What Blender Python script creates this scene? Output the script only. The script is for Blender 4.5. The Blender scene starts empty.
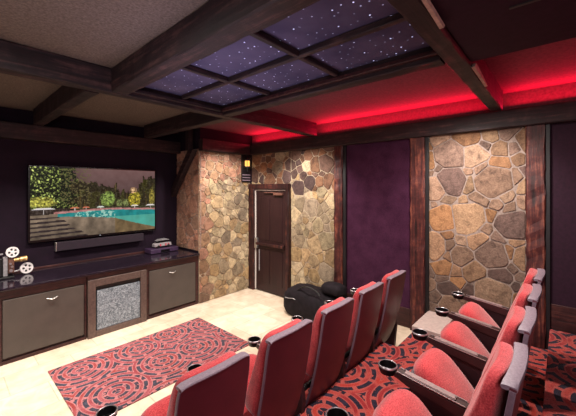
import bpy, bmesh, math, random
import numpy as np
from mathutils import Vector, Matrix, noise as mnoise

PI = math.pi
random.seed(7)
SC = bpy.context.scene
COL = SC.collection
R = math.radians

# ------------------------------------------------------------------ materials
def s2l(c):
    return tuple(((x/255)/12.92 if x/255 <= .04045 else ((x/255+.055)/1.055)**2.4) for x in c)

class NT:
    def __init__(s, name):
        s.m = bpy.data.materials.new(name); s.m.use_nodes = True
        s.t = s.m.node_tree; s.n = s.t.nodes; s.l = s.t.links
        s.n.clear()
        s.out = s.n.new('ShaderNodeOutputMaterial')
        s.p = s.n.new('ShaderNodeBsdfPrincipled')
        s.l.new(s.p.outputs[0], s.out.inputs[0])
    def new(s, typ, **kw):
        n = s.n.new(typ)
        for k, v in kw.items(): setattr(n, k, v)
        return n
    def link(s, a, b): s.l.new(a, b)
    def coords(s, scale=(1, 1, 1), rot=(0, 0, 0), loc=(0, 0, 0)):
        tc = s.new('ShaderNodeTexCoord'); mp = s.new('ShaderNodeMapping')
        mp.inputs['Scale'].default_value = scale; mp.inputs['Rotation'].default_value = rot
        mp.inputs['Location'].default_value = loc
        s.link(tc.outputs['Object'], mp.inputs[0]); return mp.outputs[0]
    def noise(s, vec, scale, detail=4, rough=.55, dist=0):
        n = s.new('ShaderNodeTexNoise'); n.inputs['Scale'].default_value = scale
        n.inputs['Detail'].default_value = detail; n.inputs['Roughness'].default_value = rough
        n.inputs['Distortion'].default_value = dist
        if vec is not None: s.link(vec, n.inputs['Vector'])
        return n.outputs['Fac']
    def ramp(s, fac, stops, interp='LINEAR'):
        n = s.new('ShaderNodeValToRGB'); r = n.color_ramp; r.interpolation = interp
        while len(r.elements) < len(stops): r.elements.new(.5)
        for e, (p, c) in zip(r.elements, stops):
            e.position = p; e.color = (*s2l(c), 1)
        s.link(fac, n.inputs[0]); return n.outputs[0]
    def math(s, op, a, b=None, c=None):
        n = s.new('ShaderNodeMath', operation=op)
        for i, x in enumerate((a, b, c)):
            if x is None: continue
            if isinstance(x, (int, float)): n.inputs[i].default_value = x
            else: s.link(x, n.inputs[i])
        return n.outputs[0]
    def mix(s, fac, a, b, mode='MIX'):
        n = s.new('ShaderNodeMix', data_type='RGBA', blend_type=mode)
        for x, i in ((fac, 0), (a, 6), (b, 7)):
            if isinstance(x, (int, float)): n.inputs[i].default_value = x
            elif isinstance(x, tuple): n.inputs[i].default_value = (*x, 1) if len(x) == 3 else x
            else: s.link(x, n.inputs[i])
        return n.outputs[2]
    def bump(s, h, strength=.3, dist=.01):
        b = s.new('ShaderNodeBump'); b.inputs['Strength'].default_value = strength
        b.inputs['Distance'].default_value = dist
        s.link(h, b.inputs['Height']); s.link(b.outputs[0], s.p.inputs['Normal'])
    def color(s, c):
        if isinstance(c, tuple): s.p.inputs['Base Color'].default_value = (*s2l(c), 1)
        else: s.link(c, s.p.inputs['Base Color'])
    def set(s, rough=.6, metal=0, spec=.5, coat=0, sheen=0):
        s.p.inputs['Roughness'].default_value = rough; s.p.inputs['Metallic'].default_value = metal
        s.p.inputs['Specular IOR Level'].default_value = spec
        s.p.inputs['Coat Weight'].default_value = coat
        s.p.inputs['Sheen Weight'].default_value = sheen
        return s.m

def plain(name, c, rough=.6, metal=0, spec=.5, var=.12, nscale=30, bump=0, coat=0, sheen=0):
    t = NT(name); v = t.coords()
    f = t.noise(v, nscale)
    lo = tuple(max(0, x*(1-var)) for x in c); hi = tuple(min(255, x*(1+var)) for x in c)
    t.color(t.ramp(f, [(.3, lo), (.7, hi)]))
    if bump: t.bump(f, bump, .004)
    return t.set(rough, metal, spec, coat, sheen)

def emit(name, c, strength):
    t = NT(name); t.color((10, 10, 10))
    t.p.inputs['Emission Color'].default_value = (*s2l(c), 1)
    t.p.inputs['Emission Strength'].default_value = strength
    return t.set(.4)

def timber(name, dark, mid, light, axis, rough=.62, gs=1.0):
    sc = [26*gs, 26*gs, 26*gs]; sc[axis] = 1.6*gs
    t = NT(name); v = t.coords(tuple(sc))
    f = t.noise(v, 1.0, 6, .65, .4)
    v2 = t.coords(); f2 = t.noise(v2, 9, 5, .7)
    g = t.math('ADD', t.math('MULTIPLY', f, .65), t.math('MULTIPLY', f2, .35))
    t.color(t.ramp(g, [(.36, dark), (.52, mid), (.68, light)]))
    t.bump(g, .5, .012)
    return t.set(rough, spec=.35)

M = {}
BD, BM_, BL = (20, 11, 14), (37, 22, 25), (80, 54, 52)
for ax, nm in enumerate('xyz'):
    M['beam_'+nm] = timber('dark ceiling timber '+nm, BD, BM_, BL, ax)
M['post'] = timber('rustic red brown post timber', (26, 9, 11), (70, 30, 29), (140, 78, 60), 2, .5)
M['black_trim'] = plain('black trim', (16, 10, 14), .5)
M['door_wood'] = timber('dark stained door', (34, 17, 19), (41, 21, 23), (50, 27, 27), 2, .42)
M['frame_wood'] = timber('rough door frame wood', (20, 8, 10), (46, 20, 20), (104, 54, 42), 2, .55)
M['cab_wood'] = timber('mahogany cabinet wood', (32, 15, 17), (58, 30, 30), (86, 50, 45), 0, .4)
M['base_wood'] = timber('dark baseboard wood', (28, 12, 13), (52, 24, 24), (84, 44, 38), 1, .5)

def ceiling_mat():
    t = NT('brown textured ceiling'); v = t.coords()
    f = t.noise(v, 60, 6, .7)
    t.color(t.ramp(f, [(.35, (80, 70, 65)), (.65, (112, 98, 90))]))
    t.bump(f, .5, .006); return t.set(.9, spec=.2)
M['ceiling'] = ceiling_mat()
M['plum_ceiling'] = plain('plum painted ceiling', (92, 58, 66), .85, spec=.2, nscale=40, bump=.3)
M['soffit'] = plain('dark plum soffit', (40, 18, 32), .8, spec=.2)
M['wall_dark'] = plain('dark plum wall paint', (26, 13, 27), .85, spec=.2, nscale=8)
M['wall_back'] = plain('plum wall paint', (96, 66, 82), .85, spec=.2, nscale=8)

def fabric_panel():
    t = NT('plum woven panel fabric'); v = t.coords()
    f = t.noise(v, 6, 3); f2 = t.noise(t.coords((1, 120, 120)), 1, 2)
    g = t.math('ADD', t.math('MULTIPLY', f, .5), t.math('MULTIPLY', f2, .5))
    t.color(t.ramp(g, [(.35, (46, 20, 38)), (.65, (68, 34, 56))]))
    t.bump(f2, .4, .003); return t.set(.95, spec=.05, sheen=.03)
M['fabric_panel'] = fabric_panel()

def tile():
    t = NT('cream travertine tile')
    v = t.coords((1, 1, 1), (0, 0, 0), (.13, .02, 0))
    b = t.new('ShaderNodeTexBrick'); t.link(v, b.inputs[0])
    b.offset = .5; b.inputs['Scale'].default_value = 1
    b.inputs['Color1'].default_value = (*s2l((228, 214, 196)), 1)
    b.inputs['Color2'].default_value = (*s2l((214, 196, 176)), 1)
    b.inputs['Mortar'].default_value = (*s2l((196, 180, 160)), 1)
    b.inputs['Mortar Size'].default_value = .006; b.inputs['Brick Width'].default_value = .61
    b.inputs['Row Height'].default_value = .46; b.inputs['Mortar Smooth'].default_value = .3
    f = t.noise(v, 5, 8, .65, .6)
    cl = t.ramp(f, [(.3, (222, 214, 205)), (.7, (255, 255, 255))])
    t.color(t.mix(1.0, b.outputs[0], cl, 'MULTIPLY'))
    t.bump(b.outputs['Fac'], -.25, .003); return t.set(.42, spec=.4)
M['tile'] = tile()
M['step'] = plain('pinkish grey step stone', (176, 156, 150), .7, var=.06, nscale=30)

def carpet(name, scale, loc, rings, cols, line, darks):
    t = NT(name); v = t.coords((1, 1, 0), (0, 0, 0), loc)
    vo = t.new('ShaderNodeTexVoronoi', voronoi_dimensions='2D', feature='F1')
    vo.inputs['Scale'].default_value = scale; vo.inputs['Randomness'].default_value = .5
    # slight wobble of the woven lines
    t.link(v, vo.inputs['Vector'])
    sub = t.new('ShaderNodeVectorMath', operation='SUBTRACT')
    t.link(v, sub.inputs[0]); t.link(vo.outputs['Position'], sub.inputs[1])
    ln = t.new('ShaderNodeVectorMath', operation='LENGTH'); t.link(sub.outputs[0], ln.inputs[0])
    r = ln.outputs['Value']
    sp = t.new('ShaderNodeSeparateXYZ'); t.link(sub.outputs[0], sp.inputs[0])
    ang = t.math('ARCTAN2', sp.outputs[1], sp.outputs[0])
    ri = t.math('MULTIPLY', r, rings)
    idx = t.math('FLOOR', t.math('ADD', ri, .25))
    wave = t.math('SINE', t.math('MULTIPLY', ri, 2*PI))
    ring = t.math('GREATER_THAN', wave, .18)
    nd = t.math('ADD', t.math('MULTIPLY', idx, 2), 3)
    dash = t.math('GREATER_THAN', t.math('SINE', t.math('ADD', t.math('MULTIPLY', ang, nd), t.math('MULTIPLY', idx, 1.9))), -.82)
    nz = t.noise(t.coords((1, 1, 1)), 14, 4, .7)
    brk = t.math('GREATER_THAN', nz, .40)
    dark = t.math('MULTIPLY', t.math('MULTIPLY', ring, dash), brk)
    fl = t.noise(t.coords(), 120, 2)
    n2 = t.noise(t.coords((1, 1, 1), loc=(3, 1, 0)), 3.0, 2)
    base = t.ramp(n2, [(.42, cols[0]), (.5, cols[1]), (.6, cols[2])])
    wave2 = t.math('GREATER_THAN', t.math('SINE', t.math('MULTIPLY', ri, 2*PI)), -.55)
    base = t.mix(wave2, base, s2l(line))
    dk = t.ramp(nz, [(.45, darks[0]), (.62, darks[1])])
    c = t.mix(dark, base, dk)
    c2 = t.mix(1.0, c, t.ramp(fl, [(.3, (185, 185, 185)), (.7, (255, 255, 255))]), 'MULTIPLY')
    t.color(c2); t.bump(fl, .6, .006); return t.set(.95, spec=.1, sheen=.15)
M['rug'] = carpet('circle patterned rug weave', 1.75, (.2, .1, 0), 12.0, ((150, 60, 68), (172, 92, 98), (158, 62, 60)), (186, 118, 120), ((52, 48, 60), (74, 74, 90)))
M['carpet'] = carpet('circle patterned carpet', 1.75, (.55, .35, 0), 11.0, ((158, 42, 46), (190, 76, 70), (184, 56, 48)), (186, 84, 78), ((32, 22, 38), (52, 42, 62)))

def stone_mat():
    t = NT('split fieldstone'); a = t.new('ShaderNodeAttribute', attribute_name='stone')
    v = t.coords(); f = t.noise(v, 11, 8, .7, .5); f2 = t.noise(v, 55, 5, .7)
    k = t.ramp(f, [(.3, (150, 142, 140)), (.5, (222, 216, 208)), (.7, (255, 250, 240))])
    c = t.mix(1.0, a.outputs['Color'], k, 'MULTIPLY')
    k2 = t.ramp(f2, [(.3, (196, 194, 192)), (.65, (255, 255, 255))])
    t.color(t.mix(1.0, c, k2, 'MULTIPLY'))
    g = t.math('ADD', f, t.math('MULTIPLY', f2, .5))
    t.bump(g, .8, .014); return t.set(.8, spec=.25)
M['stone'] = stone_mat()
M['mortar'] = plain('grey mortar', (138, 122, 114), .95, spec=.1, nscale=40, bump=.5)
M['mortar_tan'] = plain('sandy mortar', (164, 146, 126), .95, spec=.1, nscale=40, bump=.5)
M['granite'] = None
def granite():
    t = NT('polished black granite'); v = t.coords()
    f = t.noise(v, 90, 4, .7)
    t.color(t.ramp(f, [(.45, (18, 13, 20)), (.62, (42, 32, 44)), (.72, (96, 78, 92))]))
    return t.set(.1, spec=.6)
M['granite'] = granite()
M['cab_door'] = plain('grey brown lacquer door', (70, 62, 58), .42, var=.06, nscale=6)
M['bronze'] = plain('bronze metal frame', (100, 84, 80), .4, .55, var=.1, nscale=40)
def grille():
    t = NT('mottled silver speaker cloth'); v = t.coords()
    f = t.noise(v, 34, 6, .8, 1.2)
    t.color(t.ramp(f, [(.36, (52, 58, 66)), (.5, (112, 120, 130)), (.64, (176, 184, 192))]))
    return t.set(.7)
M['grille'] = grille()
M['chrome'] = plain('brushed steel', (196, 192, 190), .3, .9, var=.05)
M['strip'] = plain('pale edge strip', (206, 196, 190), .5, var=.04)
M['black'] = plain('black plastic', (14, 12, 14), .45, var=.2)
M['black_gloss'] = plain('black gloss bezel', (7, 6, 8), .25)
M['purple_box'] = plain('satin plum casing', (56, 38, 64), .4)
M['soundbar'] = plain('dark plum speaker cloth', (32, 18, 32), .85)
M['bag'] = plain('black nylon', (24, 18, 23), .85, var=.3, nscale=14, bump=.4, spec=.2)
M['white_metal'] = plain('white enamel', (214, 208, 210), .45, var=.04)
M['dull_white'] = plain('pale enamel', (150, 142, 146), .5, var=.06)
M['grey_metal'] = plain('grey cast metal', (150, 146, 150), .4, .4)
M['brown_metal'] = plain('brown enamel', (92, 60, 50), .5)
M['brass'] = plain('warm brass', (196, 158, 104), .35, .6)
M['shell'] = plain('maroon moulded shell', (78, 22, 34), .42, var=.12, nscale=5)
M['side_trim'] = plain('plum edge trim', (100, 80, 92), .5, var=.1, nscale=120)
M['rim'] = plain('grey plum edge trim', (118, 101, 112), .55, var=.1, nscale=120, bump=.25)
def upholstery():
    t = NT('red woven upholstery'); v = t.coords()
    f = t.noise(v, 150, 3, .7); f2 = t.noise(v, 7, 3)
    c = t.ramp(f, [(.35, (150, 34, 44)), (.65, (206, 78, 80))])
    c = t.mix(1.0, c, t.ramp(f2, [(.3, (222, 214, 214)), (.7, (255, 255, 255))]), 'MULTIPLY')
    t.color(c); t.bump(f, .5, .004); return t.set(.9, spec=.15, sheen=.35)
M['cushion'] = upholstery()
M['arm'] = plain('dark brown armrest', (46, 24, 26), .38, var=.15, nscale=10)
M['arm_pad'] = plain('taupe armrest pad', (128, 106, 106), .4, var=.1, nscale=60)
M['side'] = plain('dark maroon side panel', (40, 16, 22), .5)
M['cup'] = plain('black cup holder', (12, 8, 10), .3)
M['silver_ring'] = plain('silver ring', (190, 178, 182), .3, .8, var=.05)
M['pan'] = plain('grey seat pan', (84, 74, 80), .6, var=.1)
M['pale_patch'] = plain('pale bracket', (160, 134, 120), .8)  # pale tone stands for light falling on the cross beam
M['amber'] = emit('amber lantern glass', (255, 178, 84), 2.0)
M['red_model'] = plain('red enamel', (170, 40, 60), .4)

def star_mat():
    t = NT('star ceiling cloth'); v = t.coords()
    f = t.noise(v, 3, 3)
    t.color(t.ramp(f, [(.3, (64, 60, 84)), (.7, (86, 80, 104))]))
    vo = t.new('ShaderNodeTexVoronoi', voronoi_dimensions='2D', feature='F1')
    vo.inputs['Scale'].default_value = 11.5; vo.inputs['Randomness'].default_value = 1
    t.link(v, vo.inputs['Vector'])
    d = t.math('LESS_THAN', vo.outputs['Distance'], .06)
    sp = t.new('ShaderNodeSeparateColor'); t.link(vo.outputs['Color'], sp.inputs[0])
    br = t.math('MULTIPLY', d, t.math('ADD', t.math('MULTIPLY', t.math('POWER', sp.outputs[0], 2.5), 1.3), .16))
    t.p.inputs['Emission Color'].default_value = (*s2l((205, 205, 255)), 1)
    t.link(br, t.p.inputs['Emission Strength'])
    return t.set(.9, spec=.1)
M['stars'] = star_mat()

def screen_mat():
    t = NT('lit television picture'); a = t.new('ShaderNodeAttribute', attribute_name='pic')
    t.color((4, 4, 4)); t.link(a.outputs['Color'], t.p.inputs['Emission Color'])
    t.p.inputs['Emission Strength'].default_value = 1.0
    return t.set(.3, spec=.2)
M['screen'] = screen_mat()

# ------------------------------------------------------------------ mesh helpers
def obj(name, bm, mat, parent=None, off=(0, 0, 0), smooth=None, kind=None):
    bmesh.ops.recalc_face_normals(bm, faces=bm.faces[:])
    if any(off): bmesh.ops.translate(bm, verts=bm.verts[:], vec=(-off[0], -off[1], -off[2]))
    me = bpy.data.meshes.new(name); bm.to_mesh(me); bm.free()
    if smooth is not None:
        me.polygons.foreach_set('use_smooth', [True]*len(me.polygons))
        me.set_sharp_from_angle(angle=R(smooth))
    me.materials.append(mat)
    o = bpy.data.objects.new(name, me); COL.objects.link(o)
    if parent is not None: o.parent = parent
    if kind: o['kind'] = kind
    return o

def thing(name, label, cat, loc=(0, 0, 0), group=None):
    o = bpy.data.objects.new(name, None); COL.objects.link(o)
    o.location = loc; o.empty_display_size = .1
    return tag(o, label, cat, group)

def tag(o, label, cat, group=None):
    o['label'] = label; o['category'] = cat
    if group: o['group'] = group
    return o

def box(bm, lo, hi, bev=0, seg=2):
    r = bmesh.ops.create_cube(bm, size=1)
    vs = r['verts']
    for v in vs:
        v.co = Vector([lo[i] + (v.co[i]+.5)*(hi[i]-lo[i]) for i in range(3)])
    if bev:
        es = list({e for v in vs for e in v.link_edges})
        bmesh.ops.bevel(bm, geom=es, offset=bev, segments=seg, affect='EDGES', profile=.5)
    return bm

def B(lo, hi, bev=0, seg=2):
    return box(bmesh.new(), lo, hi, bev, seg)

def cyl(bm, p, q, r0, r1=None, n=20, caps=True):
    r1 = r0 if r1 is None else r1
    p, q = Vector(p), Vector(q); d = q-p
    m = Matrix.Translation((p+q)/2) @ d.to_track_quat('Z', 'Y').to_matrix().to_4x4()
    bmesh.ops.create_cone(bm, cap_ends=caps, segments=n, radius1=r0, radius2=r1, depth=d.length, matrix=m)
    return bm

def lathe(bm, prof, c, n=24, axis=Vector((0, 0, 1))):
    q = axis.to_track_quat('Z', 'Y'); rows = []
    for r, z in prof:
        rows.append([bm.verts.new(Vector(c) + q @ Vector((r*math.cos(2*PI*i/n), r*math.sin(2*PI*i/n), z))) for i in range(n)])
    for a, b in zip(rows[:-1], rows[1:]):
        for i in range(n):
            bm.faces.new((a[i], a[(i+1) % n], b[(i+1) % n], b[i]))
    return bm

def ext_poly(bm, pts, vec):
    """closed prism from a planar polygon"""
    a = [bm.verts.new(p) for p in pts]; b = [bm.verts.new(Vector(p)+Vector(vec)) for p in pts]
    n = len(a)
    bm.faces.new(a); bm.faces.new(b[::-1])
    for i in range(n): bm.faces.new((a[i], b[i], b[(i+1) % n], a[(i+1) % n]))
    return bm

def beam(lo, hi, axis, jit=.004, step=.12, bev=.008):
    """hewn timber: chamfered section swept along its axis with small irregularities"""
    bm = bmesh.new(); a = axis; u, w = [i for i in range(3) if i != a]
    L = hi[a]-lo[a]; n = max(2, int(L/step)); rows = []
    sec = [(lo[u]+bev, lo[w]), (hi[u]-bev, lo[w]), (hi[u], lo[w]+bev), (hi[u], hi[w]-bev), (hi[u]-bev, hi[w]), (lo[u]+bev, hi[w]), (lo[u], hi[w]-bev), (lo[u], lo[w]+bev)]
    for k in range(n+1):
        row = []
        for i, (x, y) in enumerate(sec):
            p = [0, 0, 0]; p[a] = lo[a]+L*k/n
            p[u] = x + (random.uniform(-jit, jit) if jit else 0); p[w] = y + (random.uniform(-jit, jit) if jit else 0)
            row.append(bm.verts.new(p))
        rows.append(row)
    for r0, r1 in zip(rows[:-1], rows[1:]):
        for i in range(8): bm.faces.new((r0[i], r0[(i+1) % 8], r1[(i+1) % 8], r1[i]))
    bm.faces.new(rows[0]); bm.faces.new(rows[-1][::-1])
    return bm

def spow(x, e): return math.copysign(abs(x)**e, x)
def puff(bm, f, a, b, c, e1=.35, e2=.35, nu=28, nv=18):
    """superellipsoid with half sizes a,b,c; f maps (x,y,z) to final position"""
    rows = []
    for j in range(nv+1):
        ph = -PI/2 + PI*j/nv; cp, sp = spow(math.cos(ph), e1), spow(math.sin(ph), e1)
        if j in (0, nv):
            rows.append([bm.verts.new(f(0, 0, c*sp))]); continue
        rows.append([bm.verts.new(f(a*cp*spow(math.cos(2*PI*i/nu), e2), b*cp*spow(math.sin(2*PI*i/nu), e2), c*sp)) for i in range(nu)])
    for r0, r1 in zip(rows[:-1], rows[1:]):
        for i in range(nu):
            k = (i+1) % nu
            if len(r0) == 1: bm.faces.new((r0[0], r1[k], r1[i]))
            elif len(r1) == 1: bm.faces.new((r0[i], r0[k], r1[0]))
            else: bm.faces.new((r0[i], r0[k], r1[k], r1[i]))
    return bm

# ------------------------------------------------------------------ camera
cam = bpy.data.cameras.new('camera'); co = bpy.data.objects.new('camera', cam); COL.objects.link(co)
YAW = R(41.5)
co.location = (0, 0, 2.07); co.rotation_euler = (R(90), 0, YAW - R(90))
cam.sensor_width = 36; cam.lens = 310/576*36; cam.shift_y = -20/576; cam.clip_start = .02
SC.camera = co

# ------------------------------------------------------------------ room shell
XR, YS, YW, XW = 4.35, 5.68, 4.85, 3.10      # right wall, screen wall, stone wing face, wing return
XL, YB, ZC = -2.6, -2.6, 3.17
floor = obj('floor', B((XL, YB, -.1), (XR+.1, YS+.1, 0)), M['tile'], kind='structure')
ceiling = obj('ceiling', B((XL, YB, ZC), (XR+.1, YS+.1, ZC+.1)), M['ceiling'], kind='structure')
wall_screen = obj('wall_screen', B((XL, YS, 0), (XR+.1, YS+.1, ZC)), M['wall_dark'], kind='structure')
obj('wall_left', B((XL-.1, YB, 0), (XL, YS, ZC)), M['wall_back'], kind='structure')
obj('wall_back', B((XL, YB-.1, 0), (XR, YB, ZC)), M['wall_back'], kind='structure')
wall_right = obj('wall_right', B((XR, YB, 0), (XR+.1, YS, ZC)), M['wall_dark'], kind='structure')
# stone wing between the screen alcove and the door
wall_wing = obj('wall_wing', B((XW+.03, YW+.03, 0), (XR-.001, YS-.001, ZC)), M['wall_dark'], kind='structure')

# raised seating tiers (riser edges stepped back at the aisle)
P1, P2, P3 = .13, .35, .57
front = obj('floor_front_tier', B((XL, YB, 0), (XR, 2.36, P1), .006), M['tile'], kind='structure')
bm = bmesh.new()
ext_poly(bm, [(XL+.002, YB, P1), (XR-.002, YB, P1), (XR-.002, 1.34, P1), (3.30, 1.34, P1), (3.30, 1.50, P1), (XL+.002, 1.50, P1)], (0, 0, P2-P1))
obj('floor_middle_tier', bm, M['carpet'], kind='structure')
obj('floor_back_tier', B((XL+.004, YB, P2), (XR-.004, .10, P3), .006), M['carpet'], kind='structure')
obj('floor_aisle_step', B((3.72, 1.02, P2), (XR-.006, 1.335, .44), .006), M['step'], kind='structure')
obj('floor_front_carpet', B((XL+.01, 1.503, P1), (3.70, 2.05, P1+.006)), M['carpet'], kind='structure')

# ---- stone facings
def clip(poly, n, d):
    out = []
    for i in range(len(poly)):
        a, b = poly[i], poly[(i+1) % len(poly)]
        da, db = a[0]*n[0]+a[1]*n[1]-d, b[0]*n[0]+b[1]*n[1]-d
        if da <= 0: out.append(a)
        if (da < 0 < db) or (db < 0 < da):
            t = da/(da-db); out.append((a[0]+t*(b[0]-a[0]), a[1]+t*(b[1]-a[1])))
    return out
def area(p): return .5*sum(p[i][0]*p[(i+1) % len(p)][1]-p[(i+1) % len(p)][0]*p[i][1] for i in range(len(p)))
def inset(p, d):
    q = p
    for i in range(len(p)):
        a, b = p[i], p[(i+1) % len(p)]
        L = math.hypot(b[0]-a[0], b[1]-a[1])
        if L < 1e-6: continue
        n = ((b[1]-a[1])/L, -(b[0]-a[0])/L)
        q = clip(q, n, a[0]*n[0]+a[1]*n[1]-d)
        if len(q) < 3: return []
    return q
def chamfer(p, k, rnd):
    out = []
    for i in range(len(p)):
        a, b, c = p[i-1], p[i], p[(i+1) % len(p)]
        t = rnd.uniform(.5, 1)*k
        la = math.hypot(a[0]-b[0], a[1]-b[1]); lc = math.hypot(c[0]-b[0], c[1]-b[1])
        ta, tc = min(.42, t/max(la, 1e-6)), min(.42, t/max(lc, 1e-6))
        out += [(b[0]+(a[0]-b[0])*ta, b[1]+(a[1]-b[1])*ta), (b[0]+(c[0]-b[0])*tc, b[1]+(c[1]-b[1])*tc)]
    return out

def stones(name, parent, origin, U, V, N, rects, size, palette, seed, gap=.011, depth=.03, stretch=1.0, mortar='mortar'):
    """irregular flagstones: Voronoi cells clipped to rects, each a chamfered slab, over a mortar bed"""
    rnd = random.Random(seed)
    u0 = min(r[0] for r in rects); v0 = min(r[1] for r in rects); u1 = max(r[2] for r in rects); v1 = max(r[3] for r in rects)
    pts = []
    tries = 0
    while tries < 6000:
        tries += 1
        p = (rnd.uniform(u0-.1, u1+.1), rnd.uniform(v0-.1, v1+.1))
        rad = size(p, rnd) if callable(size) else size*rnd.choice((.62, .8, 1.0, 1.2))
        if all(math.hypot((p[0]-q[0]), (p[1]-q[1])*stretch) > .33*(rad+q[2]) for q in pts): pts.append((*p, rad))
    O, U, V, N = Vector(origin), Vector(U), Vector(V), Vector(N)
    bm = bmesh.new(); lay = bm.verts.layers.float_color.new('stone')
    for p in pts:
        cell = [(u0-1, v0-1), (u1+1, v0-1), (u1+1, v1+1), (u0-1, v1+1)]
        for q in pts:
            if q is p: continue
            dx, dy = q[0]-p[0], q[1]-p[1]
            if dx*dx+dy*dy > 2.2: continue
            w = .5 + .5*(p[2]**2-q[2]**2)/(dx*dx+dy*dy)*.5
            w = min(.8, max(.2, w))
            cell = clip(cell, (dx, dy), (p[0]+dx*w)*dx+(p[1]+dy*w)*dy)
            if len(cell) < 3: break
        if len(cell) < 3: continue
        col = rnd.choice(palette(p) if callable(palette) else palette)
        kf = rnd.uniform(.86, 1.1); col = tuple(min(255, max(0, c*kf)) for c in col)
        lin = (*s2l(col), 1)
        for r in rects:
            c = cell
            for n, d in (((1, 0), r[2]), ((-1, 0), -r[0]), ((0, 1), r[3]), ((0, -1), -r[1])):
                c = clip(c, n, d)
                if len(c) < 3: break
            if len(c) < 3 or abs(area(c)) < .0008: continue
            if area(c) < 0: c = c[::-1]
            g = gap*rnd.uniform(.7, 1.3)
            o = inset(c, g*.5)
            if len(o) < 3: continue
            o = chamfer(o, .016*p[2]/.3, rnd); o = [x for i, x in enumerate(o) if math.hypot(x[0]-o[i-1][0], x[1]-o[i-1][1]) > .002]
            if len(o) < 3 or abs(area(o)) < .0004: continue
            h = .013 + (depth-.013)*rnd.uniform(.35, .9)
            cx = sum(x[0] for x in o)/len(o); cy = sum(x[1] for x in o)/len(o)
            tx, ty = rnd.uniform(-.03, .03), rnd.uniform(-.03, .03)
            def W(x, y, z): return O+U*x+V*y+N*z
            s = .93
            A = [bm.verts.new(W(x, y, 0)) for x, y in o]
            Bv = [bm.verts.new(W(x, y, h*.75+(x-cx)*tx+(y-cy)*ty)) for x, y in o]
            Cv = [bm.verts.new(W(cx+(x-cx)*s, cy+(y-cy)*s, h+(x-cx)*tx+(y-cy)*ty)) for x, y in o]
            n = len(o)
            for i in range(n):
                k = (i+1) % n
                bm.faces.new((A[i], A[k], Bv[k], Bv[i])); bm.faces.new((Bv[i], Bv[k], Cv[k], Cv[i]))
            bm.faces.new(Cv)
            for v in A+Bv+Cv: v[lay] = lin
    o = obj(name, bm, M['stone'], parent)
    mb = bmesh.new()
    for r in rects:
        ext_poly(mb, [O+U*r[0]+V*r[1]-N*.0, O+U*r[2]+V*r[1], O+U*r[2]+V*r[3], O+U*r[0]+V*r[3]], N*.012)
    obj('mortar_bed', mb, M[mortar], parent)
    return o

WARM = [(218, 198, 166), (206, 182, 148), (226, 208, 178), (200, 172, 136), (188, 170, 146), (216, 196, 168), (172, 156, 138), (210, 180, 138), (196, 180, 150)]
BROWN = [(166, 132, 108), (178, 144, 118), (156, 128, 112), (188, 156, 128), (162, 122, 92), (142, 118, 108), (178, 150, 130), (180, 136, 100), (122, 100, 96), (172, 142, 124)]
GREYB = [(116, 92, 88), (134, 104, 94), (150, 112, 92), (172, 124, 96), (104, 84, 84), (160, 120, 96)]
REDS = [(200, 150, 132), (186, 136, 118), (208, 160, 138), (192, 154, 136), (176, 134, 118)]
# right wall, coordinates (Y, Z): between post and door, over the door, and the wide panel
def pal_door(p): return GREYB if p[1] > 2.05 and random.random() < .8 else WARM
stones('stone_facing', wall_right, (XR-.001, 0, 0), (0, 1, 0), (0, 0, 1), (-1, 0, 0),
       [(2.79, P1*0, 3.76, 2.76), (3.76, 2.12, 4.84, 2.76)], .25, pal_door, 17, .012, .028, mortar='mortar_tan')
stones('stone_facing', wall_right, (XR-.001, 0, 0), (0, 1, 0), (0, 0, 1), (-1, 0, 0),
       [(.30, P2, 1.33, 2.76)], .31, BROWN, 31, .013, .030)
# wing face (X, Z) and its return (Y, Z)
def pal_wing(p): return REDS+BROWN[:3] if (p[1] > 2.2 or p[0] < 3.3) else WARM
def size_wing(p, rnd): return (.21 if p[1] < 1.9 else .15)*rnd.choice((.65, .85, 1.0, 1.2))
stones('stone_facing', wall_wing, (0, YW+.031, 0), (1, 0, 0), (0, 0, 1), (0, -1, 0),
       [(XW, 0, XR-.04, 2.74)], size_wing, pal_wing, 5, .011, .035, mortar='mortar_tan')
stones('stone_facing', wall_wing, (XW+.031, 0, 0), (0, 1, 0), (0, 0, 1), (-1, 0, 0),
       [(YW+.0, .93, YS-.01, 2.78)], .22, REDS, 9, .011, .03)

# fabric wall panels and dark panel at the right edge
obj('fabric_panel', B((XR-.02, 1.56, .40), (XR, 2.58, 2.76)), M['fabric_panel'], wall_right)
obj('fabric_panel', B((XR-.02, YB, .84), (XR, .11, 2.76)), M['soffit'], wall_right)

# timber posts
def post(name, y0, y1, z0, x=.07):
    return obj(name, beam((XR-x, y0, z0), (XR-.002, y1, 2.76), 2, .006, .09, .01), M['post'], kind='structure')
post('wall_post', 2.635, 2.79, P1)
post('wall_post', 1.37, 1.56, P1)
post('wall_post', .135, .30, P2)
for y0, y1 in ((2.58, 2.634), (1.325, 1.369), (.095, .134)):
    obj('trim_1', B((XR-.05, y0, P2 if y1 < 2 else P1), (XR-.002, y1, 2.76), .004), M['black_trim'], kind='structure')
obj('baseboard_right', B((XR-.03, 1.562, P1), (XR-.002, 2.578, .40), .006), M['base_wood'], kind='structure')
obj('baseboard_back', B((XR-.03, YB, P3), (XR-.002, .094, .84), .006), M['base_wood'], kind='structure')

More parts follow.
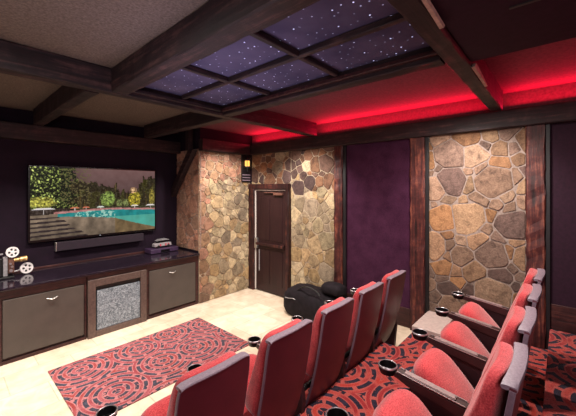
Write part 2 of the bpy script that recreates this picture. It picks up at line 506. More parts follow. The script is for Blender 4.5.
# ---- ceiling timbers (undersides at 2.95; wall plates lower)
ZB = 2.95
def tim(name, lo, hi, ax, jit=.003): return obj(name, beam(lo, hi, ax, jit), M['beam_'+'xyz'[ax]], kind='structure')
tim('ceiling_beam', (XL, 3.09, ZB), (XR-.13, 3.22, ZC-.002), 0)          # across, in front of the screen
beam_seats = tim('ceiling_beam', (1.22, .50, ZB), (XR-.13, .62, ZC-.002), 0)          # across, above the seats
tim('ceiling_beam', (1.05, YB, ZB), (1.20, 3.08, ZC-.002), 1)            # deep beam left of the star panel
tim('ceiling_beam', (2.29, .63, ZB), (2.41, 3.08, ZC-.002), 1)           # right of the star panel
tim('ceiling_beam', (.88, 3.23, ZB), (1.0, 5.49, ZC-.002), 1)
tim('ceiling_beam', (2.40, 3.23, ZB), (2.53, 5.49, ZC-.002), 1)
tim('wall_beam', (XL, 5.5, 2.735), (XW, YS-.002, 2.95), 0)
tim('wall_beam', (XW, YW-.10, 2.74), (XR-.14, YW+.03, ZB), 0)
tim('wall_beam', (XR-.12, YB, 2.75), (XR-.003, YW+.02, ZB), 1)
# inner moulding of the star panel
obj('trim_2', B((2.25, .63, 2.985), (2.287, 3.08, 3.02), .006), M['cab_wood'], kind='structure')
obj('trim_3', B((1.21, 3.045, 2.985), (2.25, 3.085, 3.02), .006), M['beam_x'], kind='structure')
# knee brace against the stone return
bm = bmesh.new()
ext_poly(bm, [(XW-.11, 4.90, 2.75), (XW-.11, 5.06, 2.75), (XW-.11, 5.66, 2.06), (XW-.11, 5.66, 1.90)], (.10, 0, 0))
obj('corner_brace', bm, M['beam_y'], kind='structure')
obj('corner_brace_post', B((XW-.11, 5.03, 2.752), (XW-.01, 5.14, ZC-.004), .006), M['beam_z'], kind='structure')

# dark painted ceiling strip along the right wall
obj('ceiling_strip', B((2.415, YB, ZC-.012), (XR-.001, 5.5, ZC-.003)), M['plum_ceiling'], kind='structure')
obj('wall_cove', B((XR-.006, YB, 2.952), (XR-.002, YW, ZC-.013)), M['plum_ceiling'], kind='structure')
# star ceiling
sp = obj('star_ceiling', B((1.202, .625, 3.065), (2.288, 3.085, 3.16)), M['stars'], kind='structure')
for lo, hi, ax in (((1.725, .63, 3.02), (1.77, 3.04, 3.064), 1),):
    obj('grid_trim', beam(lo, hi, ax, .002, .2, .006), M['beam_y'], sp)
for y in (1.42, 2.24):
    for x0, x1 in ((1.205, 1.722), (1.773, 2.25)):
        obj('grid_trim', beam((x0, y, 3.02), (x1, y+.045, 3.064), 0, .002, .2, .006), M['beam_x'], sp)
# dark soffit over the back row
sf = obj('ceiling_soffit', B((1.21, YB, 2.98), (2.56, .495, ZC-.003), .006), M['soffit'], kind='structure')
obj('soffit_seam', B((1.9, YB, 2.972), (1.92, .2, 2.979)), M['black_trim'], sf)
# two pale wedges added to stand in for lit patches on the cross beam
def lit_patch(pts):
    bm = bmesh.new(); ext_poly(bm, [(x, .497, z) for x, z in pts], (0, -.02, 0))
    obj('lit_patch', bm, M['pale_patch'], beam_seats)['label'] = 'pale wedge standing in for a lit patch'
lit_patch([(1.50, 2.955), (1.56, 2.975), (1.83, 2.955), (1.80, 2.93)])
lit_patch([(2.58, 2.95), (2.64, 2.995), (2.80, 2.985), (3.12, 2.945), (3.1, 2.935)])

# ------------------------------------------------------------------ door
d1 = obj('door_1', B((XR-.045, 3.855, .02), (XR-.004, 4.675, 2.03), .004), M['door_wood'], kind='structure')
fb = bmesh.new()
obj('door_frame', beam((XR-.10, 4.70, 0), (XR-.002, 4.86, 2.12), 2, .006, .1, .01), M['frame_wood'], d1)
obj('door_frame', beam((XR-.10, 3.755, 0), (XR-.002, 3.83, 2.12), 2, .006, .1, .01), M['frame_wood'], d1)
obj('door_frame', beam((XR-.10, 3.755, 2.045), (XR-.002, 4.86, 2.15), 1, .005, .1, .01), M['frame_wood'], d1)
bm = bmesh.new()
box(bm, (XR-.06, 4.672, .02), (XR-.045, 4.696, 2.035)); box(bm, (XR-.06, 3.84, 2.016), (XR-.045, 4.672, 2.036))
box(bm, (XR-.055, 3.84, .02), (XR-.045, 3.850, 2.022))
obj('edge_strip', bm, M['strip'], d1)
bm = bmesh.new()
for z0, z1 in ((.18, .86), (1.04, 1.88)):
    for y0, y1 in ((3.95, 4.24), (4.29, 4.58)):
        box(bm, (XR-.053, y0, z0), (XR-.044, y1, z1), .004)
obj('door_panel', bm, M['door_wood'], d1)
bar = obj('push_bar', box(B((XR-.10, 3.88, .93), (XR-.075, 4.64, .985), .006), (XR-.076, 3.88, .91), (XR-.046, 3.98, 1.0)), M['frame_wood'], d1)
obj('lock_case', B((XR-.10, 4.60, .86), (XR-.046, 4.672, 1.06), .006), M['chrome'], d1)
obj('pull_handle', cyl(bmesh.new(), (XR-.075, 4.55, .42), (XR-.075, 4.55, .84), .011), M['grey_metal'], d1, smooth=40)
obj('door_closer', box(B((XR-.10, 3.92, 1.93), (XR-.046, 4.14, 1.98), .006), (XR-.09, 4.1, 1.975), (XR-.07, 4.4, 1.99)), M['brown_metal'], d1)

# lantern beside the door on its dark backboard
ln = thing('wall_lantern', 'black wall lantern with glowing amber glass at the stone corner above the door', 'lamp', (4.16, YW, 2.2))
o3 = (4.16, YW, 2.2)
obj('backboard', B((4.055, YW-.03, 2.19), (4.27, YW-.002, 2.735), .005), M['black_trim'], ln, o3)
obj('lamp_glass', B((4.115, YW-.115, 2.51), (4.185, YW-.045, 2.62), .008), M['amber'], ln, o3)
bm = bmesh.new()
lathe(bm, [(0, 0), (.062, 0), (.062, .012), (.02, .06), (.006, .075), (0, .08)], (4.15, YW-.08, 2.622), 4)
lathe(bm, [(0, 0), (.02, .0), (.055, .03), (.055, .042), (0, .042)], (4.15, YW-.08, 2.466), 4)
for dx in (-.04, .04):
    for dy in (-.04, .04): cyl(bm, (4.15+dx, YW-.08+dy, 2.505), (4.15+dx, YW-.08+dy, 2.625), .005, n=6)
cyl(bm, (4.15, YW-.08, 2.44), (4.15, YW-.03, 2.44), .012)
cyl(bm, (4.15, YW-.08, 2.40), (4.15, YW-.08, 2.47), .012)
obj('lamp_cage', bm, M['black'], ln, o3)
bm = bmesh.new()
for k in range(3): box(bm, (4.06, YW-.045, 2.215+k*.055), (4.265, YW-.031, 2.235+k*.055), .003)
obj('slat_rail', bm, M['rim'], ln, o3)

# ------------------------------------------------------------------ media wall
def cabinet(x0, x1, label, d0, d1_, hx):
    o = ((x0+x1)/2, 4.9, 0)
    t = thing('media_cabinet', label, 'cabinet', o, 'cabinets under the screen')
    bm = bmesh.new()
    box(bm, (x0, 4.905, .0), (x1, 5.66, .855), .004)
    box(bm, (x0, 4.88, .0), (x1, 4.905, .045), .003)
    box(bm, (x0, 4.88, .765), (x1, 4.905, .855), .003)
    box(bm, (x0, 4.88, .045), (d0-.006, 4.905, .765), .003)
    box(bm, (d1_+.006, 4.88, .045), (x1, 4.905, .765), .003)
    obj('carcass', bm, M['cab_wood'], t, o)
    d = obj('cabinet_door', B((d0, 4.872, .075), (d1_, 4.9, .755), .005), M['cab_door'], t, o)
    bm = bmesh.new()
    pts = [Vector((hx-.055+.11*i/8, 4.872-.028*math.sin(PI*i/8), .675-.012*math.sin(PI*i/8))) for i in range(9)]
    for a, b in zip(pts[:-1], pts[1:]): cyl(bm, a, b, .008, n=10)
    obj('handle', bm, M['chrome'], d, o, smooth=50)
    return t
cabinet(-.42, 1.352, 'long media cabinet with one wide grey door, left of the speaker grille', .50, 1.32, .97)
cabinet(2.165, 3.095, 'media cabinet with grey door standing against the stone wing wall', 2.21, 3.03, 2.60)
o3 = (1.76, 4.9, 0)
t = thing('speaker_cabinet', 'bronze framed cabinet with mottled silver speaker cloth in the counter middle', 'speaker', o3)
bm = bmesh.new()
box(bm, (1.36, 4.84, .0), (1.455, 4.90, .80), .006); box(bm, (2.065, 4.84, .0), (2.155, 4.90, .80), .006)
box(bm, (1.455, 4.842, .0), (2.065, 4.90, .085), .006); box(bm, (1.455, 4.842, .70), (2.065, 4.90, .80), .006)
obj('frame', bm, M['bronze'], t, o3)
obj('carcass', B((1.36, 4.915, .0), (2.155, 5.66, .855)), M['black'], t, o3)
obj('speaker_cloth', B((1.475, 4.862, .087), (2.063, 4.90, .635), .004), M['grille'], t, o3)
obj('recess', B((1.457, 4.885, .637), (2.063, 4.912, .698)), M['black'], t, o3)
obj('apron', B((1.36, 4.87, .802), (2.155, 4.912, .855), .003), M['cab_wood'], t, o3)
bm = B((-.42, 4.835, .872), (XW-.003, 5.665, .905), .008)
ct = obj('countertop', bm, M['granite'])
tag(ct, 'long polished black granite countertop running beneath the screen', 'countertop')
obj('edge_moulding', B((-.42, 4.852, .8565), (XW-.004, 5.60, .8715), .003), M['cab_wood'], ct)
obj('back_moulding', B((-.42, 5.655, .906), (XW-.004, 5.676, .932), .003), M['cab_wood'], ct)

# television
o3 = (1.75, 5.6, 1.3)
tv = thing('television', 'large flat television showing a night swimming pool between trees', 'television', o3)
TX0, TX1, TZ0, TZ1 = .862, 2.64, 1.325, 2.375
bm = bmesh.new()
box(bm, (TX0-.025, 5.605, TZ0-.035), (TX1+.025, 5.662, TZ1+.025), .006)
obj('casing', bm, M['black_gloss'], tv, o3)
obj('logo_light', B((1.735, 5.601, TZ0-.022), (1.755, 5.606, TZ0-.014)), emit('standby light', (220, 220, 230), .8), tv, o3)
obj('wall_mount', B((1.5, 5.662, 1.6), (2.0, 5.679, 2.1)), M['black'], tv, o3)

def fbm(x, y, s, seed=0, octv=4):
    v, a, tot = 0, 1, 0
    for k in range(octv):
        v += a*mnoise.noise(Vector((x*s, y*s, seed+k*7.3))); tot += a; a *= .55; s *= 2.05
    return v/tot
def paint(s, t):
    asp = 1.69; x, y = s*asp, t
    n = fbm(x, y, 9, 1); n2 = fbm(x, y, 26, 4, 3)
    sky = np.array((112, 84, 82.)) * (1 - .25*t/.4) + n*14
    if s < .42: sky = sky*(.45+.55*s/.42)
    c = sky
    n3 = fbm(x, y, 48, 11, 2)
    th = .24 + .16*fbm(s*5, 3, 1.6, 9, 3) + .10*fbm(s*14, 5, 2, 3, 2) - (.10 if s > .88 else 0) + (.10 if .64 < s < .84 else 0)
    if s > .26 and t > th + n2*.06 + n3*.04:
        c = np.array((44, 38, 24.)) + n2*44 + n3*34 + (n > .1)*np.array((14, 16, 2.))
        if mnoise.noise(Vector((s*60, t*2.5, 2))) > .38 and t > .2: c = c + np.array((34, 26, 12.))
    if t < .60 and s < .30 + .14*n + .05*n2:
        g = n2*1.5 + n*.4 + n3*1.3 + .04
        c = np.array((14, 18, 8.)) + max(0, g)*np.array((230, 245, 130.))
    if .2 < s < .42 and t < .52 and n2+n3 > .20: c = np.array((96, 88, 56.))
    def tree(cx, cy, rx, ry, col, cc):
        d = ((s-cx)/rx)**2+((t-cy)/ry)**2 + n2*1.1 + n3*.5
        return np.array(col, float)*max(.3, .86+1.1*n2+.8*n3) if d < .95 else cc
    c = tree(.07, .49, .10, .08, (168, 162, 70), c)
    c = tree(.56, .46, .065, .12, (126, 146, 72), c)
    c = tree(.66, .53, .03, .06, (120, 128, 76), c)
    c = tree(.72, .53, .03, .06, (126, 134, 80), c)
    c = tree(.80, .47, .06, .14, (168, 152, 50), c)
    c = tree(.79, .33, .035, .05, (190, 150, 110), c)
    c = tree(.97, .45, .03, .16, (140, 126, 56), c)
    if .585 < t < .66:
        c = np.array((58, 58, 38.)) + n2*50 + n3*40
        if s < .3: c = np.array((54, 44, 38.))+n2*60+n3*40
    for cx, w, col in ((.085, .075, (222, 214, 214)), (.30, .035, (196, 118, 86)), (.385, .028, (190, 108, 80)), (.50, .03, (206, 214, 200)), (.955, .045, (222, 216, 212)), (.80, .035, (226, 216, 196))):
        k = 1-abs(s-cx)/w
        if k > 0 and .585-.02*min(1, 2*k) < t < .588: c = np.array(col, float)
        if abs(s-cx) < .003 and .58 < t < .66: c = np.array((190, 180, 176.))
    # deck, pool
    top = .665 - .035*math.exp(-((s-.55)/.3)**2)
    if t > top-.028 and t <= top and s > .15: c = np.array((176, 120, 116.))+n2*50
    if s < .62: bot = .70 + .06*max(0, (s-.25))/.37
    else: bot = .76 + .20*min(1, (s-.62)/.38)**.9
    deck = np.array((132, 114, 96.))*(.92+.5*n) * (1-.25*max(0, t-.8)*3)
    if t > top:
        c = deck
        if s > .62: c = np.array((122, 100, 70.))*(.9+.5*n)
        if s < .42 and t > .70:
            k = (t - .70 + (s)*.06)/.06
            lim = .18 + .22*(t-.7)/.3
            if s < lim+.03*n and (k % 1) < .45: c = np.array((52, 42, 42.))+n2*30
        if s > .18+.0 and top < t < bot+.01*n:
            e = (bot-t)/max(.02, bot-top)
            c = np.array((38, 150, 150.))*(.85+.35*n)
            if s > .55 and t > .74: c = c*.5+np.array((120, 190, 160.))*.5
            if .3 < s < .62 and n2 > .05: c = np.array((150, 196, 180.))
    return np.clip(c, 3, 255)
NX, NY = 230, 134
bm = bmesh.new(); lay = bm.loops.layers.float_color.new('pic')
vs = [[bm.verts.new((TX0+(TX1-TX0)*i/NX, 5.602, TZ1+(TZ0-TZ1)*j/NY)) for i in range(NX+1)] for j in range(NY+1)]
for j in range(NY):
    for i in range(NX):
        f = bm.faces.new((vs[j][i], vs[j+1][i], vs[j+1][i+1], vs[j][i+1]))
        c = (*s2l(paint((i+.5)/NX, (j+.5)/NY)), 1)
        for lp in f.loops: lp[lay] = c
obj('screen', bm, M['screen'], tv, o3)

o3 = (1.79, 5.6, 1.13)
sb = thing('soundbar', 'long dark plum soundbar mounted below the television', 'speaker', o3)
obj('speaker_body', B((1.165, 5.575, 1.135), (2.43, 5.662, 1.265), .008), M['soundbar'], sb, o3)
obj('end_cap', B((1.150, 5.572, 1.135), (1.1645, 5.662, 1.265), .003), M['chrome'], sb, o3)
obj('wall_mount', B((1.6, 5.662, 1.16), (1.98, 5.679, 1.24)), M['black'], sb, o3)

# film projector on the left of the counter
o3 = (.55, 5.4, .906)
pr = thing('film_projector', 'vintage film projector with two white reels on black counter', 'projector', o3)
def reel(c, r, ax=Vector((.25, -1, .1)).normalized()):
    bm = bmesh.new(); q = ax.to_track_quat('Z', 'Y'); c = Vector(c)
    for z0 in (-.011, .007):                     # two pierced flanges
        n = 40; holes = 5
        # flange as spokes and rings
        for ra, rb in ((r*.72, r), (r*.12, r*.34)):
            lathe(bm, [(ra, z0), (rb, z0), (rb, z0+.004), (ra, z0+.004), (ra, z0)], c, n, ax)
        for k in range(holes):
            a0 = 2*PI*k/holes
            pts = []
            for rr, hw in ((r*.33, .30), (r*.52, .24), (r*.73, .36)):
                pts.append((rr, hw))
            poly = [c+q @ Vector((rr*math.cos(a0-hw), rr*math.sin(a0-hw), z0)) for rr, hw in pts] + [c+q @ Vector((rr*math.cos(a0+hw), rr*math.sin(a0+hw), z0)) for rr, hw in pts[::-1]]
            ext_poly(bm, poly, q @ Vector((0, 0, .004)))
    cyl(bm, c-ax*.016, c+ax*.016, r*.14, n=16)
    return bm
obj('reel', reel((.645, 5.36, 1.235), .068), M['white_metal'], pr, o3, smooth=30)
obj('reel', reel((.80, 5.44, .988), .072), M['white_metal'], pr, o3, smooth=30)
for c in ((.645, 5.36, 1.235), (.80, 5.44, .988)):
    ax = Vector((.25, -1, .1)).normalized()
    obj('film_roll', cyl(bmesh.new(), Vector(c)-ax*.005, Vector(c)+ax*.005, .05, n=28), M['black'], pr, o3, smooth=40)
obj('base_plate', B((.30, 5.31, .907), (.66, 5.52, .93), .006), M['black'], pr, o3)
obj('body', box(B((.34, 5.35, .932), (.55, 5.50, 1.17), .012), (.36, 5.36, 1.17), (.52, 5.49, 1.2), .006), M['black'], pr, o3)
obj('lamp_column', B((.555, 5.36, .932), (.60, 5.46, 1.18), .006), M['grey_metal'], pr, o3)
obj('gate_housing', B((.605, 5.36, .96), (.665, 5.45, 1.17), .01), M['brown_metal'], pr, o3)
obj('lens', lathe(bmesh.new(), [(0, 0), (.026, 0), (.026, .05), (.034, .055), (.034, .13), (.028, .135), (0, .13)], (.666, 5.40, 1.12), 20, Vector((1, 0, 0.05))), M['brass'], pr, o3, smooth=40)
obj('reel_arm', cyl(bmesh.new(), (.615, 5.40, 1.17), (.645, 5.385, 1.235), .012), M['grey_metal'], pr, o3, smooth=40)
obj('reel_arm', cyl(bmesh.new(), (.655, 5.43, .96), (.80, 5.46, .988), .010), M['grey_metal'], pr, o3, smooth=40)
obj('top_rail', B((.30, 5.40, 1.205), (.56, 5.44, 1.222), .004), M['grey_metal'], pr, o3)
bm = bmesh.new()
for c, r in (((.63, 5.352, 1.0), .018), ((.64, 5.352, 1.05), .013), ((.625, 5.352, 1.09), .012)): cyl(bm, c, (c[0], c[1]-.02, c[2]), r, n=14)
obj('sprocket', bm, M['silver_ring'], pr, o3, smooth=40)

# receiver box and ornament
o3 = (2.66, 5.42, .906)
rc = thing('media_receiver', 'low plum media receiver lying on the counter beside the stone return', 'receiver', o3)
obj('casing', B((2.46, 5.36, .912), (2.98, 5.62, .985), .008), M['purple_box'], rc, o3)
obj('front_panel', B((2.64, 5.352, .925), (2.80, 5.36, .965), .002), M['black_gloss'], rc, o3)
for x in (2.50, 2.94):
    for y in (5.40, 5.58): obj('rubber_foot', cyl(bmesh.new(), (x, y, .906), (x, y, .913), .015, n=12), M['black'], rc, o3)
o3 = (2.72, 5.50, .986)
mc = thing('model_car', 'small white and red striped model car on top of the receiver', 'ornament', o3)
def carbody(y0, y1, pts):
    bm = bmesh.new(); ext_poly(bm, [(x, y0, z) for x, z in pts], (0, y1-y0, 0))
    bmesh.ops.bevel(bm, geom=[e for e in bm.edges if abs(e.verts[0].co.y-e.verts[1].co.y) < 1e-5], offset=.006, segments=2, affect='EDGES')
    return bm
obj('car_body', carbody(5.44, 5.56, [(2.57, 1.012), (2.57, 1.055), (2.62, 1.075), (2.80, 1.079), (2.875, 1.066), (2.882, 1.012)]), M['dull_white'], mc, o3)
obj('cabin', carbody(5.45, 5.55, [(2.62, 1.076), (2.665, 1.118), (2.79, 1.118), (2.84, 1.078)]), M['black_gloss'], mc, o3)
obj('car_roof', carbody(5.445, 5.555, [(2.61, 1.112), (2.66, 1.135), (2.79, 1.142), (2.845, 1.118), (2.80, 1.119), (2.67, 1.119)]), M['grey_metal'], mc, o3)
for x in (2.66, 2.76, 2.81): obj('side_stripe', B((x, 5.436, 1.02), (x+.022, 5.441, 1.058)), M['red_model'], mc, o3)
for x in (2.635, 2.82):
    obj('wheel', cyl(bmesh.new(), (x, 5.435, 1.013), (x, 5.565, 1.013), .026, n=20), M['black'], mc, o3, smooth=40)

# ------------------------------------------------------------------ rug
bm = B((.82, 3.085, .0005), (2.755, 4.335, .012), .003)
tag(obj('area_rug', bm, M['rug']), 'red rectangular rug with ringed circle pattern on the cream tile floor', 'rug')

# ------------------------------------------------------------------ black bag by the wall
o3 = (4.02, 3.02, 0)
bg = thing('duffel_bag', 'lumpy black duffel bag slumped on the floor below the stone wall', 'bag', o3)
def bagf(x, y, z):
    w = 1 + .10*fbm(x, y, 3.2, 2, 3) + .04*fbm(x+z, y, 11, 5, 3)
    zz = z*w
    if zz < -.19: zz = -.19
    sag = .06*math.sin(y*5.2)+(-.10*(y+.0) if y > 0 else .02)
    return (4.0 + x*w, 2.98 + y*w, P1*0 + .195 + zz + (sag if zz > -.1 else 0))
obj('bag_body', puff(bmesh.new(), bagf, .26, .56, .25, .62, .7, 44, 26), M['bag'], bg, o3, smooth=60)
def bump2(x, y, z):
    w = 1 + .16*fbm(x, y+4, 5, 8, 3)
    return (4.08 + x*w, 2.66 + y*w, .50 + z*w)
obj('top_pocket', puff(bmesh.new(), bump2, .15, .20, .10, .8, .8, 28, 16), M['bag'], bg, o3, smooth=60)
bm = bmesh.new()
pts = [Vector((3.80+.02*math.sin(i), 2.72+.05*i, .44+.10*math.sin(PI*i/9))) for i in range(10)]
for a, b in zip(pts[:-1], pts[1:]): cyl(bm, a, b, .012, n=8)
obj('carry_strap', bm, M['black'], bg, o3, smooth=60)
pts = [Vector((3.765+.02*math.sin(i*.6), 2.62+.085*i, .30+.012*math.sin(i*2))) for i in range(10)]
bm = bmesh.new()
for a, b in zip(pts[:-1], pts[1:]): cyl(bm, a, b, .006, n=6)
obj('zipper', bm, M['grey_metal'], bg, o3, smooth=60)

# ------------------------------------------------------------------ cinema chairs
PROF = [(-.280, .995), (-.268, .91), (-.248, .78), (-.224, .65), (-.196, .52), (-.162, .39), (-.126, .28), (-.085, .18)]
def prof(t):            # t 0 top .. 1 bottom (smooth polyline)
    L = [0]
    for a, b in zip(PROF[:-1], PROF[1:]): L.append(L[-1]+math.hypot(b[0]-a[0], b[1]-a[1]))
    d = t*L[-1]
    for k in range(len(PROF)-1):
        if d <= L[k+1] or k == len(PROF)-2:
            f = (d-L[k])/(L[k+1]-L[k]); a, b = PROF[k], PROF[k+1]
            return Vector((0, a[0]+f*(b[0]-a[0]), a[1]+f*(b[1]-a[1])))
def pnorm(t):
    a, b = prof(max(0, t-.03)), prof(min(1, t+.03)); d = (b-a).normalized()
    return Vector((0, -d.z, d.y)) if d.z < 0 else Vector((0, d.z, -d.y))    # towards the sitter
HW = .220
def width(t): return HW*(1-.03*t*t)
def shell_pt(s, t, off):
    """s -1..1 across; edges wrap forward, top corners rounded"""
    p = prof(t); n = pnorm(t)
    x = s*width(t)
    if t < .12:
        k = (1-t/.12); x = s*(width(t) - .010*k*k)
    p = p + n*(off + .014*s*s)
    p.z -= .010*abs(s)**6*(max(0, 1-t*6))
    p.x = x; return p

def make_chair(name, label, right_arm):
    c = thing(name, label, 'chair', (0, 0, 0), None)
    # moulded back shell
    bm = bmesh.new(); nu, nv, th = 16, 22, .022
    F = [[bm.verts.new(shell_pt(-1+2*i/nu, j/nv, th)) for i in range(nu+1)] for j in range(nv+1)]
    Bk = [[bm.verts.new(shell_pt(-1+2*i/nu, j/nv, 0)) for i in range(nu+1)] for j in range(nv+1)]
    for j in range(nv):
        for i in range(nu):
            bm.faces.new((F[j][i], F[j][i+1], F[j+1][i+1], F[j+1][i])); bm.faces.new((Bk[j][i], Bk[j+1][i], Bk[j+1][i+1], Bk[j][i+1]))
        bm.faces.new((F[j][0], F[j+1][0], Bk[j+1][0], Bk[j][0])); bm.faces.new((F[j][nu], Bk[j][nu], Bk[j+1][nu], F[j+1][nu]))
    for i in range(nu):
        bm.faces.new((F[0][i], Bk[0][i], Bk[0][i+1], F[0][i+1])); bm.faces.new((F[nv][i], F[nv][i+1], Bk[nv][i+1], Bk[nv][i]))
    obj('back_shell', bm, M['shell'], c, smooth=45)
    # padded rim round sides and top
    def edge_roll(name, path, mat, cap=False):
        bm = bmesh.new(); rows = []
        for k, (s, t) in enumerate(path):
            n = pnorm(t); p = shell_pt(s, t, th*.5)
            a = shell_pt(*path[max(0, k-1)], th*.5); b = shell_pt(*path[min(len(path)-1, k+1)], th*.5)
            tg = (b-a).normalized(); out = tg.cross(n).normalized()
            if out.dot(Vector((s, 0, 1-t*1.0))) < 0: out = -out
            top = max(0, 1-t/.35)
            hw, ht, sh = .011, .004, 0
            if cap: hw, ht, sh, n, out = .027, .009, .013, Vector((0, 1, 0)), Vector((0, 0, 1))
            if cap and abs(s) == 1: p = p + Vector((0, 0, -.004 + .0*t))
            rows.append([bm.verts.new(p + n*(sh+hw*spow(math.cos(2*PI*q/10), .6)) + out*(ht*spow(math.sin(2*PI*q/10), .6)+.001)) for q in range(10)])
        for r0, r1 in zip(rows[:-1], rows[1:]):
            for q in range(10): bm.faces.new((r0[q], r0[(q+1) % 10], r1[(q+1) % 10], r1[q]))
        bm.faces.new(rows[0]); bm.faces.new(rows[-1][::-1])
        return obj(name, bm, mat, c, smooth=50)
    edge_roll('rim_trim', [(-1+2*k/24, 0) for k in range(25)], M['rim'], True)['label'] = 'grey padded rim'
    for sd in (-1, 1):
        edge_roll('side_trim', [(sd, .012+.988*k/18) for k in range(19)], M['side_trim'])
    # back cushion, puffy, bent along the shell
    def bc(x, y, z):
        t = .335 - z/.70*.70
        t = .355 - z*1.01
        tt = min(1, max(0, t))
        p = prof(tt); n = pnorm(tt)
        if t < 0: p = p + (prof(0)-prof(.04)).normalized()*(-t)*.93
        lum = .016*math.exp(-((tt-.62)/.14)**2)
        q_ = min(1, tt/.5); k = .62+.55*q_*q_*(3-2*q_)
        return p + n*(.040+.054*k+y*k*(1.0+.12*math.cos(x/.2*1.3))+lum+.026*(x/.2)**2) + Vector((x, 0, -.014))
    obj('back_cushion', puff(bmesh.new(), bc, .204, .052, .37, .32, .42, 40, 34), M['cushion'], c, smooth=70)
    # tipped seat
    T = R(48); ey, ez = math.cos(T), math.sin(T)
    def st(x, y, z):     # y along the seat (front +), z thickness (up +)
        k = (y/.21)
        zz = z + .014*(1-(x/.22)**2)*(1 if z > 0 else 0) - .02*max(0, k)**3
        xx = x*(1-.16*max(0, k)**2)
        return (xx, .185+ey*y-ez*zz, .42+ez*y+ey*zz)
    obj('seat_cushion', puff(bmesh.new(), lambda x, y, z: st(x, y, z+.02), .212, .215, .062, .5, .48, 40, 18), M['cushion'], c, smooth=70)
    obj('seat_pan', puff(bmesh.new(), lambda x, y, z: st(x, y-.01, z-.052), .205, .195, .024, .3, .4, 36, 10), M['pan'], c, smooth=60)
    # armrests with cup holder at the front, and the standard that carries them
    for sx in ((-1, 1) if right_arm else (-1,)):
        x = sx*.294
        zr, zf = .545, .60
        def az(y): return zr+(zf-zr)*(y+.02)/.45
        bm = bmesh.new()
        prof2 = [(-.02, az(-.02)), (.375, az(.375)), (.395, az(.39)-.035), (.30, az(.30)-.052), (.02, az(.02)-.070), (-.02, az(-.02)-.055)]
        ext_poly(bm, [(x-.034, y, z) for y, z in prof2], (.068, 0, 0))
        bmesh.ops.bevel(bm, geom=bm.edges[:], offset=.007, segments=2, affect='EDGES')
        arm = obj('armrest', bm, M['arm'], c, smooth=40)
        bm = bmesh.new()
        ext_poly(bm, [(x-.023, y, az(y)+.001) for y in (.05, .33)] + [(x+.023, y, az(y)+.001) for y in (.33, .05)], (0, 0, .012))
        bmesh.ops.bevel(bm, geom=bm.edges[:], offset=.004, segments=2, affect='EDGES')
        obj('arm_pad', bm, M['arm_pad'], arm, smooth=40)
        bm = bmesh.new()
        for e in (-.031, .026):
            ext_poly(bm, [(x+e, y, az(y)+.001) for y in (.0, .37)] + [(x+e+.005, y, az(y)+.001) for y in (.37, .0)], (0, 0, .004))
        obj('edge_piping', bm, M['silver_ring'], arm)
        cc = (x, .44, .60)
        obj('cup_holder', lathe(bmesh.new(), [(.0, -.046), (.048, -.046), (.057, -.02), (.057, .002), (.050, .002), (.048, -.02), (.043, -.040), (0, -.040)], cc, 28), M['cup'], arm, smooth=50)
        obj('cup_ring', lathe(bmesh.new(), [(.0505, .001), (.054, .0055), (.0585, .002), (.0585, -.006), (.055, -.006)], cc, 28), M['silver_ring'], arm, smooth=60)
        bm = bmesh.new()
        pts = [(-.09, .0), (.29, .0), (.29, .03), (.22, .06), (.25, .30), (.31, .50), (.29, az(.29)-.054), (.02, az(.02)-.072), (-.10, az(.0)-.10), (-.125, .30), (-.10, .06)]  # rear edge drawn back to fill the shaded gap between shells with dark
        ext_poly(bm, [(x-.024, y, z) for y, z in pts], (.048, 0, 0))
        bmesh.ops.bevel(bm, geom=bm.edges[:], offset=.004, segments=1, affect='EDGES')
        obj('side_panel', bm, M['side'], c)
    # hinge rail under the seat, between the standards
    obj('hinge_rail', cyl(bmesh.new(), (-.27, -.03, .315), (.27, -.03, .315), .022), M['black'], c, smooth=40)
    return c

def copy_thing(src, label):
    def rec(o, par):
        n = o.copy(); COL.objects.link(n)
        if par is not None: n.parent = par
        for ch in o.children: rec(ch, n)
        return n
    n = rec(src, None); n['label'] = label; return n

proto = make_chair('cinema_chair', '', False)
proto_end = make_chair('cinema_chair', '', True)
G1, G2 = 'front row of cinema chairs', 'second row of cinema chairs'
row1 = [(.965, 'red cinema chair with maroon shell, front row, closest to the camera at bottom edge'),
        (1.56, 'front row red cinema chair seen from behind, second from the bottom edge'),
        (2.15, 'front row red cinema chair seen from behind, in the middle of five'),
        (2.74, 'front row red cinema chair seen from behind, second from the wall aisle'),
        (3.33, 'front row red cinema chair at the row end, right before the plum fabric panel')]
row2 = [(1.595, 'second row red cinema chair in side view, nearest the camera with wide grey rim'),
        (2.185, 'second row red cinema chair in side view, next behind the nearest one'),
        (2.775, 'second row red cinema chair in side view, second from the stone wall'),
        (3.365, 'second row red cinema chair at the far end, with armrest against the stone wall')]
first = {'a': True, 'b': True}
for row, g, y, z in ((row1, G1, 1.60, P1+.001), (row2, G2, .388, P2+.001)):
    for i, (x, lab) in enumerate(row):
        end = i == len(row)-1
        key = 'b' if end else 'a'; src = proto_end if end else proto
        if first[key]: c = src; c['label'] = lab; first[key] = False
        else: c = copy_thing(src, lab)
        c['group'] = g; c.location = (x, y, z)

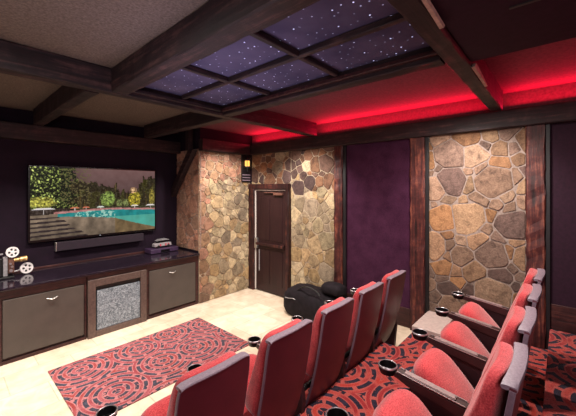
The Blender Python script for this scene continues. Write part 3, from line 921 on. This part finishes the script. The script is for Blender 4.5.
# ------------------------------------------------------------------ lights
def area_light(name, loc, target, size, power, color, sy=None, spread=180):
    l = bpy.data.lights.new(name, 'AREA'); l.energy = power; l.color = color
    l.shape = 'RECTANGLE' if sy else 'DISK'; l.size = size
    if sy: l.size_y = sy
    l.spread = R(spread)
    o = bpy.data.objects.new(name, l); COL.objects.link(o); o.location = loc
    d = Vector(target)-Vector(loc); o.rotation_euler = d.to_track_quat('-Z', 'Y').to_euler()
    return o
def spot(name, loc, target, power, color, ang=80, blend=.6, rad=.06):
    l = bpy.data.lights.new(name, 'SPOT'); l.energy = power; l.color = color
    l.spot_size = R(ang); l.spot_blend = blend; l.shadow_soft_size = rad
    o = bpy.data.objects.new(name, l); COL.objects.link(o); o.location = loc
    d = Vector(target)-Vector(loc); o.rotation_euler = d.to_track_quat('-Z', 'Y').to_euler()
    return o
WARMW = (1, .90, .79); WHITE = (1, .94, .88); RED = (1, .010, .055)
# recessed downlights over the front floor
for x, y, e in ((-.2, 4.2, 52), (1.1, 4.1, 46), (2.1, 4.2, 24), (3.2, 4.0, 8), (3.3, 2.9, 12)):
    area_light('downlight', (x, y, 2.93), (x, y, 0), .16, e, WARMW, spread=130)
# wall washers
spot('wall_washer', (3.3, 3.35, 2.93), (4.35, 3.35, 1.3), 165, (1, .94, .86), 95)
spot('wall_washer', (3.45, .85, 2.93), (4.35, .82, 1.6), 105, (1, .91, .85), 95)
spot('wall_washer', (3.4, 3.9, 2.93), (3.6, 4.85, 1.3), 165, (1, .93, .84), 100)
# seating downlights
area_light('downlight', (1.7, .85, 2.94), (1.7, .85, 0), .12, 56, WHITE)
area_light('downlight', (3.1, .85, 2.94), (3.1, .85, 0), .12, 50, WARMW)
area_light('downlight', (.2, 2.0, 3.1), (.2, 2.0, 0), .2, 22, WHITE)
# added soft fill lamps: behind the camera, under the ceiling, under the star panel
area_light('room_fill', (-1.0, -1.2, 2.2), (1.8, 2.5, 1.6), 2.0, 46, (1, .88, .94), 1.6)
area_light('ceiling_fill', (-.6, 1.6, 1.9), (-.2, 2.2, 3.2), 1.5, 10, (1, .92, .88), 1.5)  # added upward fill, brightens the left ceiling
area_light('star_fill', (1.3, 2.0, 2.0), (1.45, 2.1, 3.1), 1.0, 7, (.74, .70, 1), 1.6, 120)  # added violet uplight that brightens the star cloth from below
# red strip light lying on the wall plate
for y0, y1 in ((.66, 3.06), (-2.4, .46), (3.26, 4.72)):
    o = area_light('red_strip', (XR-.085, (y0+y1)/2, 2.965), (XR-.3, (y0+y1)/2, 3.3), .03, 14*(y1-y0), RED, y1-y0)
    z = Vector((.42, 0, -.91)).normalized(); y = Vector((0, 1, 0)); x = y.cross(z)
    o.rotation_euler = Matrix((x, y, z)).transposed().to_euler()
w = bpy.data.worlds.new('world'); SC.world = w; w.use_nodes = True
w.node_tree.nodes['Background'].inputs[0].default_value = (.02, .015, .025, 1)
w.node_tree.nodes['Background'].inputs[1].default_value = 1

vs_ = SC.view_settings
vs_.view_transform = 'Standard'; vs_.look = 'None'; vs_.gamma = 1; vs_.use_curve_mapping = False
vs_.exposure = 0.0
